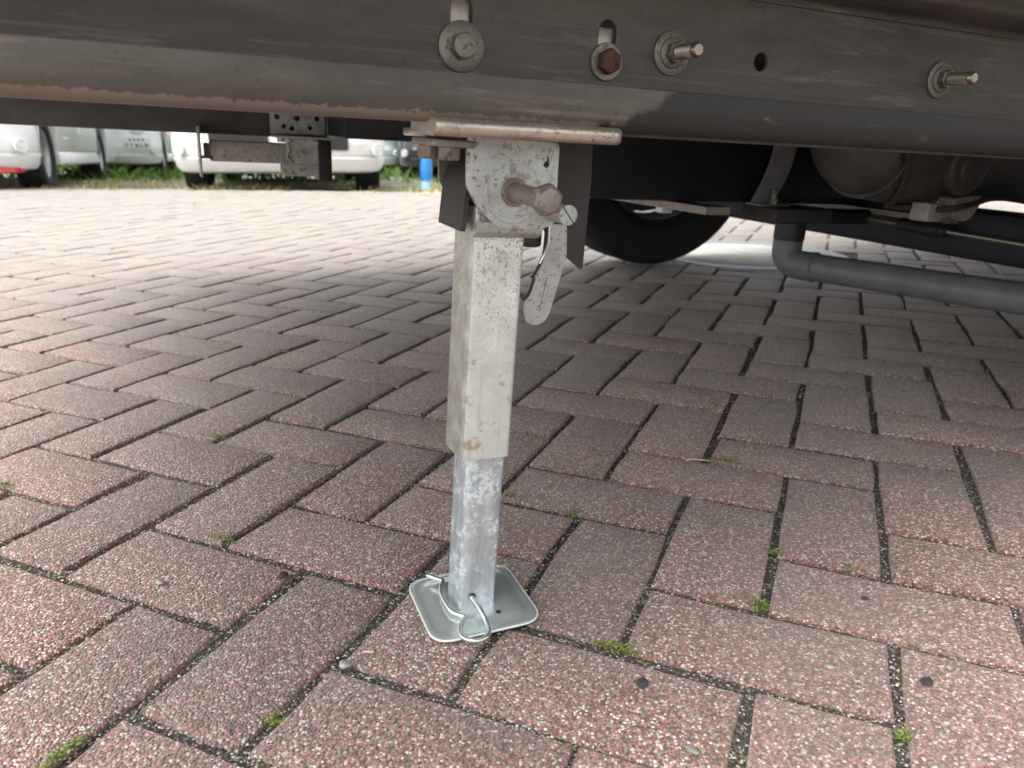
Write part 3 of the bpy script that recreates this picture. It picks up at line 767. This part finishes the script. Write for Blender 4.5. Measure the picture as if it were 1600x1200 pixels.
# release lever
bm = bmesh.new()
lv = [(.0440, .3250), (.0585, .3250), (.0605, .3010), (.0580, .2900), (.0500, .2560), (.0465, .2500), (.0400, .2468), (.0330, .2480), (.0290, .2520), (.0275, .2590), (.0275, .2660), (.0315, .2705), (.0345, .2850), (.0410, .2990)]
gr = [(.0455, .2860), (.0480, .2855), (.0440, .2640), (.0420, .2600), (.0400, .2615), (.0405, .2650)]
plate(bm, rounded(lv, .003, 3), [], -.0015, .0010, XZ)
lvr = finish('release_lever', bm, M['lever'], lg)
bm = bmesh.new()
tube(bm, [(.0405, -.0030, .3235), (.0400, -.0030, .3020), (.0335, -.0030, .2870), (.0315, -.0030, .2860), (.0335, -.0030, .2840), (.0300, -.0030, .2720), (.0250, -.0030, .2680)], .0013, 8, 5); finish('lever_edge', bm, M['black'], lvr)
bm = bmesh.new(); tube(bm, [(.0470, -.0016, .2850), (.0440, -.0016, .2690), (.0425, -.0016, .2610)], .0016, 8, 4); finish('lever_rib', bm, M['lever'], lvr)
bm = bmesh.new(); tube(bm, [(.0415, -.006, .3260), (.0418, -.006, .3120), (.0405, -.004, .3040), (.0365, -.004, .2960)], .0013, 8, 5); finish('lever_spring', bm, M['wire'], lvr)
bm = bmesh.new(); box(bm, .024, .040, .000, .016, .307, .324, .003); finish('lever_boss', bm, M['black'], lvr)

# foot plate: lies flat on the paving, so it sits at its own small angle to the tilted leg
FP = Matrix.Translation(ORG+Vector((.0005, .0005, .0012))) @ Matrix.Rotation(R(21.5), 4, 'Z')
bm = bmesh.new(); hw = .0468
rings = []
for ins, z in ((.0008, .0), (0, .0010), (0, .0022), (.0010, .0030), (.0045, .0032), (.0095, .0032), (.0125, .0056), (.020, .0060)):
    o_ = rounded([(-hw+ins, -hw+ins), (hw-ins, -hw+ins), (hw-ins, hw-ins), (-hw+ins, hw-ins)], .018-ins*.5, 6)
    rings.append([bm.verts.new((x, y, z)) for x, y in o_])
for a, b in zip(rings, rings[1:]):
    n = len(a)
    for k in range(n): bm.faces.new((a[k], a[(k+1) % n], b[(k+1) % n], b[k]))
bm.faces.new(rings[-1]); bm.faces.new(rings[0][::-1])
fp = finish('foot_plate', bm, M['plate'], lg, 50); fp.matrix_local = ML.inverted() @ FP
bm = bmesh.new()
o_ = rounded([(-hw, -hw), (hw, -hw), (hw, hw), (-hw, hw)], .018, 6); tube(bm, [(x, y, .0020) for x, y in o_]+[(o_[0][0], o_[0][1], .0020)], .0011, 8, 1, False); finish('plate_rim', bm, M['rimzinc'], fp, 60)
bm = bmesh.new(); plate(bm, circ(.0135, -.0290, .0022, 14), [], .0060, .0063, XY); ho = finish('plate_hole', bm, M['black'], fp)
# wire clip through the foot of the inner tube
def gp(px, py, z): return ML.inverted() @ on_ground(px, py, z)
cl = [(668, 899, .014), (683, 904, .014), (692, 908, .013), (689, 917, .012), (690, 929, .012), (697, 943, .012), (706, 955, .0115), (717, 960, .0115), (727, 964, .0115),
      (722, 973, .011), (719, 984, .0105), (722, 994, .0105), (733, 1000, .0105), (747, 1001, .0105), (759, 996, .0105), (764, 986, .0105), (760, 971, .0125), (753, 957, .0165), (748, 948, .0185)]
pts = [gp(*c) for c in cl]; pts.append(pts[-1]+Vector((-.002, .012, .0015)))
bm = bmesh.new(); tube(bm, pts, .00205, 10, 5); finish('retaining_clip', bm, M['wire'], lg)
hp = Vector(pts[-2]); bm = bmesh.new(); lathe(bm, (hp.x-.0004, -.0166, hp.z+.0004), NY, [(0, .0031), (.0003, .0031)], 16); finish('tube_hole', bm, M['black'], inner)

# ================================================================== SUPPORT LEG (folded up, far side)
fl = empty('support_leg', MC @ Matrix.Translation((0, 1.08, 0)), label='second support leg folded up flat against the far chassis rail', cat='support leg')
hs_ = [circ(x, z, r, 10) for x, z, r in ((-.024, .399, .0055), (.014, .398, .0055), (.052, .399, .0055), (-.012, .382, .0045), (.003, .379, .005), (.038, .381, .0045))]
bm = bmesh.new(); plate(bm, rounded([(-.0375, .3665), (.0665, .3690), (.0665, .4155), (.0600, .4185), (-.030, .4165), (-.0375, .4100)], .003, 2), hs_, -.004, 0, XZ)
finish('fixing_plate', bm, M['bracket'], fl)
bm = bmesh.new(); box(bm, -.036, .068, -.06, .02, .3610, .3655, .001); hexhead(bm, (-.022, -.035, .361), (0, 0, -1), .008, .008); hexhead(bm, (-.008, -.035, .361), (0, 0, -1), .008, .008); finish('mounting_plate', bm, M['folded'], fl)
bm = bmesh.new(); plate(bm, rounded([(-.012, .359), (.046, .359), (.046, .330), (.044, .314), (.046, .300), (.034, .291), (-.022, .291), (-.026, .302), (-.024, .316), (-.006, .316)], .004, 2), [], -.036, -.033, XZ)
lathe(bm, (.016, -.036, .334), NY, [(0, .0072), (.004, .0068), (.0045, .005)], 20); cb2 = finish('pivot_bracket', bm, M['folded'], fl)
bm = bmesh.new(); plate(bm, rounded([(-.026, .312), (.044, .312), (.044, .297), (.034, .291), (-.022, .291)], .003, 2), [], -.039, -.0365, XZ); finish('release_lever', bm, M['folded'], fl)
bm = bmesh.new(); box(bm, -.150, -.006, -.030, .014, .313, .351, .004); finish('outer_tube', bm, M['folded'], fl)
bm = bmesh.new(); tube(bm, [(-.012, -.0365, .356), (-.008, -.0375, .340), (-.012, -.0375, .327), (-.002, -.0370, .316)], .0035, 8, 4); finish('spring_wire', bm, M['lever'], fl)
bm = bmesh.new(); box(bm, -.170, -.1655, -.056, .036, .285, .376, .002); finish('foot_plate', bm, M['lever'], fl)
bm = bmesh.new(); box(bm, -.160, -.151, -.022, .006, .318, .346, .003); box(bm, -.166, -.150, -.034, -.031, .318, .323, .001); finish('inner_tube', bm, M['greybolt'], fl)
bm = bmesh.new(); box(bm, .047, .074, -.036, .014, .283, .3605, .004); finish('rubber_flap', bm, M['blackplastic'], fl)

# ================================================================== PARKED VEHICLES
def plan(hw_, y0, y1, rf, rr, n=6):
    """rounded plan outline, front at y0 (towards the camera)"""
    pts = []
    for cx, cy, r, a0 in ((hw_-rf, y0+rf, rf, -pi/2), (hw_-rr, y1-rr, rr, 0), (-hw_+rr, y1-rr, rr, pi/2), (-hw_+rf, y0+rf, rf, pi)):
        for k in range(n+1):
            a = a0+pi/2*k/n; pts.append((cx+r*cos(a), cy+r*sin(a)))
    return pts
def loft(bm, lv):
    """lv: (z, half width, y0, y1, front radius, rear radius)"""
    rings = [[bm.verts.new((x, y, z)) for x, y in plan(h, a, b, rf, rr)] for z, h, a, b, rf, rr in lv]
    for p, q_ in zip(rings, rings[1:]):
        n = len(p)
        for k in range(n): bm.faces.new((p[k], p[(k+1) % n], q_[(k+1) % n], q_[k]))
    bm.faces.new(rings[0][::-1]); bm.faces.new(rings[-1])

def vehicle(name, label, cat, x, y, yaw, W, L, Ht, wb, foh, wr, mat, lip=None, dgrille=True, boxy=True, group=None, zoff=0):
    t = empty(name, Matrix.Translation((x, y, zslope(y+1.4)-.02+zoff)) @ Matrix.Rotation(R(yaw), 4, 'Z') @ Matrix.Rotation(-math.atan(.025), 4, 'X'), label=label, cat=cat, group=group)
    h = W/2; wy = foh; ry = foh+wb; g = wr+.06
    # lower body in three pieces, leaving open wheel wells
    bm = bmesh.new()
    loft(bm, [(.185, h*.86, .14, wy-g+.10, .22, .02), (.20, h*.93, .06, wy-g+.06, .26, .02), (.235, h*.965, .025, wy-g+.03, .28, .02), (.30, h*.985, .0, wy-g, .30, .02),
              (.318, h*.975, .018, wy-g, .30, .02), (.335, h*.985, .005, wy-g, .30, .02), (.42, h*.99, .0, wy-g, .30, .02), (.47, h*.99, .03, wy-g, .30, .02), (.66, h*.99, .06, wy-g, .30, .02)])
    bumper = finish('front_bumper', bm, mat, t, 30)
    bm = bmesh.new()
    loft(bm, [(.215, h*.97, wy+g+.02, ry-g-.02, .02, .02), (.23, h*.99, wy+g, ry-g, .02, .02), (.30, h*.985, wy+g, ry-g, .02, .02), (.33, h*.97, wy+g, ry-g, .02, .02), (.36, h*.985, wy+g, ry-g, .02, .02), (.66, h*1.0, wy+g, ry-g, .02, .02)])
    sill = finish('sill_panel', bm, mat, t, 30)
    bm = bmesh.new()
    loft(bm, [(.22, h*.95, ry+g, L-.06, .02, .12), (.30, h*.985, ry+g, L, .02, .12), (.66, h*.99, ry+g, L, .02, .12)]); finish('rear_bumper', bm, mat, t, 30)
    bm = bmesh.new(); box(bm, -h+.26, h-.26, .3, L-.2, .24, .70, .03)
    box(bm, -h+.05, h-.05, wy-g+.01, wy+g-.01, .645, .70); box(bm, -h+.05, h-.05, ry-g+.01, ry+g-.01, .645, .70); finish('underbody', bm, M['black'], t)
    # upper body
    bm = bmesh.new()
    if boxy: lv_ = [(.662, h, .062, L, .30, .12), (.95, h, .10, L, .28, .12), (1.05, h, .22, L, .26, .12), (1.75, h*.96, .80, L, .25, .12), (Ht-.12, h*.95, .95, L-.02, .22, .12), (Ht, h*.86, 1.15, L-.12, .2, .1)]
    else: lv_ = [(.662, h, .062, L, .30, .25), (.80, h, .10, L, .32, .25), (.98, h*.98, 1.0, L-.08, .30, .25), (Ht-.1, h*.80, 1.75, L-.55, .25, .25), (Ht, h*.70, 1.95, L-.8, .2, .2)]
    loft(bm, lv_); ub = finish('body', bm, mat, t, 30)
    bm = bmesh.new()
    z0, z1, ya, yb = (1.08, 1.72, .235, .765) if boxy else (.99, Ht-.13, 1.0, 1.69)
    f = lambda u, v, c: Vector((u, ya+(yb-ya)*v-.012-c, z0+(z1-z0)*v))
    plate(bm, rounded([(-h*.74, .04), (h*.74, .04), (h*.66, .97), (-h*.66, .97)], .06, 4), [], 0, .008, f); finish('windscreen', bm, M['glass'], ub)
    for s in (-1, 1):
        bm = bmesh.new(); xx = h*.975 if boxy else h*.90
        plate(bm, rounded([(1.15 if boxy else 1.5, z0+.06), (1.75 if boxy else 3.0, z0+.06), (1.75 if boxy else 2.8, z1-.02), (1.35 if boxy else 2.0, z1-.02)], .05, 3), [], s*(xx+.0), s*(xx+.02), YZ); finish('side_window', bm, M['glass'], ub)
        bm = bmesh.new(); lathe(bm, (s*h*.70, .075, .66), (s*.35, -1, 0), [(0, .10), (.03, .098), (.05, .075), (.055, 0)], 20, False); finish('headlight', bm, M['lamp'], bumper)
        bm = bmesh.new(); lathe(bm, (s*h*.885, .082, .372), (s*.62, -.78, 0), [(0, .052), (.03, .052), (.034, .040), (.024, .034), (.03, .02), (.031, 0)], 20, False); finish('fog_light', bm, M['lamp'], bumper)
        for yy in (wy, ry): wheel(t, (s*(h-.135), yy, wr), (s, 0, 0), wr, .21, wr*.62, 36, 6)
    if dgrille:
        bm = bmesh.new()
        for xa, xb in ((-h*.62, -h*.10), (h*.10, h*.62)):
            plate(bm, rounded([(xa, .375), (xb, .365), (xb, .50), (xa, .52)], .02, 3), [], -.010, .012, XZ)
        finish('lower_grille', bm, M['black'], bumper)
    bm = bmesh.new(); plate(bm, rounded([(-.40*h, .70), (.40*h, .70), (.44*h, .84), (-.44*h, .84)], .03, 3), [], .06, .045, XZ); finish('grille', bm, M['black'], ub)
    if lip:
        bm = bmesh.new(); loft(bm, [(.168, h*.80, .10, .30, .16, .02), (.176, h*.86, -.005, .30, .20, .02), (.212, h*.88, .012, .30, .22, .02), (.2155, h*.86, .05, .30, .22, .02)]); finish('front_lip', bm, lip, t, 30)
    return t, bumper, sill, h
def numplate(parent, x, y, z0, wd, ht, rows_=2):
    bm = bmesh.new(); box(bm, x-wd/2, x+wd/2, y-.012, y, z0, z0+ht, .004); p = finish('number_plate', bm, M['number'], parent)
    bm = bmesh.new(); q_ = random.Random(5)
    for i in range(4 if rows_ > 1 else 0): box(bm, x-wd*.3+i*wd*.16, x-wd*.3+i*wd*.16+wd*.09, y-.0135, y-.0121, z0+ht*.70, z0+ht*.88)
    for i in range(5):
        xa = x-wd*.42+i*wd*.175; box(bm, xa, xa+wd*.03, y-.0135, y-.0121, z0+ht*.15, z0+ht*.56); box(bm, xa+wd*.032, xa+wd*.11, y-.0135, y-.0121, z0+ht*.15+q_.choice((0, .2, .34))*ht, z0+ht*.22+q_.choice((0, .2))*ht+.0)
    finish('plate_characters', bm, M['ink'], p)

tA, bA, sA, hA = vehicle('camper_van', 'white van with a red front lip at the left picture edge', 'van', -4.45, 5.60, 20, 1.80, 4.9, 2.6, 2.95, .66, .315, M['white'], lip=M['red'], dgrille=False, group='vehicles parked across the yard')
bm = bmesh.new(); plate(bm, rounded([(-.52, .225), (.52, .225), (.56, .37), (-.56, .37)], .03, 3), [], -.010, .006, XZ); finish('air_intake', bm, M['undertray'], bA)
bm = bmesh.new(); box(bm, .56, .60, -.016, .03, .226, .40, .008); finish('intake_trim', bm, M['amber'], bA); bpy.context.view_layer.update()
numplate(bA, .36, -.012, .345, .33, .165)
bm = bmesh.new(); box(bm, hA*.985, hA*.985+.012, 1.72, 1.80, .372, .392, .004); finish('side_marker', bm, M['amber'], sA)
for y0_, y1_, z0_, z1_ in ((1.25, 1.46, .43, .455), (2.05, 2.2, .49, .53)):
    bm = bmesh.new(); box(bm, hA*.985, hA*.985+.016, y0_, y1_, z0_, z1_, .006); finish('side_fitting', bm, M['white'], sA)
vehicle('parked_van', 'white van parked behind the van with the red lip', 'van', -5.62, 10.35, 18, 1.80, 4.5, 2.3, 2.7, .66, .31, M['white'], dgrille=False, group='vehicles parked across the yard')
tB = [o for o in bpy.data.objects if o.name.startswith('front_bumper')][-1]
numplate(tB, .62, -.004, .37, .33, .165)
vehicle('parked_van', 'white van farthest back between the left van and the silver car', 'van', -6.55, 13.2, 16, 1.75, 4.3, 2.1, 2.6, .66, .30, M['mint'], dgrille=False, group='vehicles parked across the yard')
vehicle('parked_car', 'silver white car facing the camera behind the folded support leg', 'car', -1.88, 6.34, 14.5, 1.73, 4.5, 1.75, 2.75, .80, .33, M['silver'], boxy=False, group='vehicles parked across the yard')
vehicle('parked_car', 'pale greenish white car showing right of the silver car', 'car', -2.62, 12.3, 12, 1.75, 4.2, 1.6, 2.6, .78, .31, M['mint'], boxy=False, group='vehicles parked across the yard')
vehicle('parked_car', 'dark grey car beside the blue post', 'car', -.72, 11.0, 8, 1.80, 4.3, 1.6, 2.6, .78, .33, M['darkcar'], boxy=False, group='vehicles parked across the yard')

# blue post
bp = on_ground(666, 292, -.045)
b0 = empty('marker_post', Matrix.Translation((bp.x, bp.y, zslope(bp.y)-.028)), label='short blue plastic post with paler foot at the weedy pavement edge', cat='post')
bm = bmesh.new(); lathe(bm, (0, 0, .10), (.04, 0, 1), [(0, .046), (.04, .050), (.10, .056), (.15, .05), (.20, .044), (.26, .03), (.275, .018)], 16); finish('post', bm, M['blue'], b0)
bm = bmesh.new(); lathe(bm, (0, 0, 0), (0, 0, 1), [(0, .05), (.02, .048), (.10, .040), (.118, .03)], 16); finish('foot', bm, M['paleblue'], b0)

# ================================================================== PLANTS
def blades(name, mat, spots, label, cat, hmin, hmax, wd, kind='stuff', lean=.5, seed=2):
    q_ = random.Random(seed); V_ = []; F_ = []
    for (x, y, z, n, rad, sc_) in spots:
        for _ in range(n):
            a = q_.uniform(0, 2*pi); r = rad*sqrt(q_.random()); bx, by = x+r*cos(a), y+r*sin(a); h_ = q_.uniform(hmin, hmax)*sc_
            t = q_.uniform(0, 2*pi); ww = wd*q_.uniform(.6, 1.4)*sc_; lx, ly = q_.gauss(0, lean)*h_, q_.gauss(0, lean)*h_
            k = len(V_); V_ += [(bx-ww*cos(t), by-ww*sin(t), z), (bx+ww*cos(t), by+ww*sin(t), z), (bx+lx*.4+ww*cos(t)*.9, by+ly*.4+ww*sin(t)*.9, z+h_*.6), (bx+lx, by+ly, z+h_)]
            F_ += [(k, k+1, k+2), (k, k+2, k+3)]
    me = bpy.data.meshes.new(name); me.from_pydata(V_, [], F_); me.materials.append(mat)
    o = bpy.data.objects.new(name, me); col.objects.link(o); tag(o, label, cat, kind=kind); return o
q = random.Random(21)
sp = []
for _ in range(900):
    y = q.triangular(5.6, 9.5, 6.4); x = q.uniform(-.78*y, .2*y)
    if noise.noise(Vector((x*.9, y*1.6, 3))) < -.05: continue
    sp.append((x, y, zslope(y)-.025, 14, .09, q.uniform(.5, 1.1)))
blades('weeds', M['grass'], sp, 'low yellowing weeds along the far edge of the paving', 'weeds', .02, .07, .004)
sp = []
for _ in range(420):
    y = q.uniform(14.5, 19); x = q.uniform(-17, 7); sp.append((x, y, zslope(y)-.03, 90, .5, q.uniform(.6, 1.5)))
for _ in range(260):
    y = q.uniform(9, 14); x = q.uniform(-9, 1.5); sp.append((x, y, zslope(y)-.03, 16, .3, q.uniform(.2, .5)))
blades('undergrowth', M['leaves'], sp, 'bright green undergrowth behind the parked vehicles', 'undergrowth', .06, .45, .028, lean=.7)

# moss tufts in the joints
moss = [(345, 846, 26, 'long moss tuft in the joint left of the foot plate'), (1188, 950, 20, 'round bright moss tuft right of the foot plate'),
        (970, 1017, 24, 'flat moss tuft below right of the foot plate'), (95, 1185, 32, 'moss tuft at the bottom left picture corner'),
        (341, 686, 16, 'small moss tuft in the left middle of the paving'), (796, 779, 9, 'tiny moss tuft beside the inner tube'),
        (1212, 868, 11, 'tiny moss tuft above the round bright one'), (1326, 891, 18, 'thin moss trail in the joint at the right'),
        (1130, 722, 18, 'moss sliver beside the pale straw'), (1414, 1155, 9, 'moss speck at the lower right'), (8, 761, 18, 'moss tuft at the left picture edge'),
        (898, 805, 7, 'moss speck right of the inner tube'), (428, 1130, 8, 'moss speck at the bottom below the clip'), (1116, 636, 12, 'dull moss patch in the shade under the tank')]
for px, py, wpx, lb in moss:
    p = on_ground(px, py, -.003); sc_ = (p-C0).length/1178.85; rad = wpx*sc_*1.25
    q_ = random.Random(px); V_ = []; F_ = []
    for _ in range(70+wpx*16):
        t = q_.gauss(0, .50)*rad*(1+.5*q_.random()); v_ = q_.gauss(0, .0028)*(1-.5*min(1, abs(t)/rad))
        dirv = BD if px not in (95,) else AD*-1
        c = p+dirv*t+(AD if dirv is BD else BD)*v_; z = c.z+q_.uniform(0, .0065)*(1-min(1, abs(t)/rad)*.6); c = Vector((c.x, c.y, z))
        s_ = q_.uniform(.0008, .0017); a = q_.uniform(0, 2*pi); e = Vector((cos(a), sin(a), q_.uniform(-.2, .8)))*s_; g_ = Vector((-sin(a), cos(a), q_.uniform(-.3, .6)))*s_*.6
        k = len(V_); V_ += [tuple(c-g_), tuple(c+g_), tuple(c+e*1.5)]; F_.append((k, k+1, k+2))
    org = p.copy(); me = bpy.data.meshes.new('moss_tuft'); me.from_pydata([tuple(Vector(v)-org) for v in V_], [], F_); me.materials.append(M['moss'])
    o = bpy.data.objects.new('moss_tuft', me); col.objects.link(o); o.location = org; tag(o, lb, 'moss', 'moss tufts in the paving joints')

# little things lying about
def pebble(px, py, r, flat, label, mat='pebble', name='pebble', group=None):
    p = on_ground(px, py, .0005); bm = bmesh.new(); bmesh.ops.create_icosphere(bm, subdivisions=2, radius=r); q_ = random.Random(px)
    off = Vector((q_.random()*9, 0, 0))
    for v in bm.verts:
        v.co *= 1+.45*noise.noise(v.co*(1.2/r)+off); v.co.z *= flat; v.co.x *= 1.35
    bmesh.ops.rotate(bm, verts=bm.verts, matrix=Matrix.Rotation(q_.random()*3, 3, 'Z'))
    o = finish(name, bm, M[mat], None, 60); o.location = p+Vector((0, 0, r*flat*.55)); tag(o, label, 'pebble', group)
G = 'loose stones on the paving'
pebble(1003, 1068, .0040, .35, 'dark flat stone on the brick below right of the foot plate', group=G)
pebble(1448, 1066, .0044, .25, 'dark flat stone near the lower right joint', group=G)
pebble(1352, 936, .0028, .45, 'small dark stone right of the bright moss', group=G)
pebble(1297, 1043, .0028, .6, 'small grey stone on the long brick at the right', 'strap', group=G)
pebble(442, 900, .0042, .5, 'red brown stone at the brick corner left of the clip', 'seam', group=G)
pebble(538, 1041, .0038, .7, 'grey rounded stone in the joint below the foot plate', 'strap', group=G)
pebble(1082, 1174, .0030, .5, 'grey stone at the bottom edge of the picture', 'strap', group=G)
pebble(250, 911, .0034, .6, 'rounded grey stone on the brick left of the foot plate', 'strap', group=G)
bm = bmesh.new(); a = on_ground(1071, 719, .002); b_ = on_ground(1108, 720, .001); tube(bm, [a, (a+b_)/2+Vector((0, .001, .001)), b_], .0009, 6, 3); tag(finish('straw', bm, M['straw']), 'pale dry straw lying in a paving joint', 'straw')
bm = bmesh.new(); a = on_ground(567, 1018, .0015); b_ = on_ground(584, 1019, .0015); tube(bm, [a, b_], .0011, 6, 1); tag(finish('wood_splinter', bm, M['straw']), 'tiny pale wood splinter on the brick beside the foot plate', 'splinter')
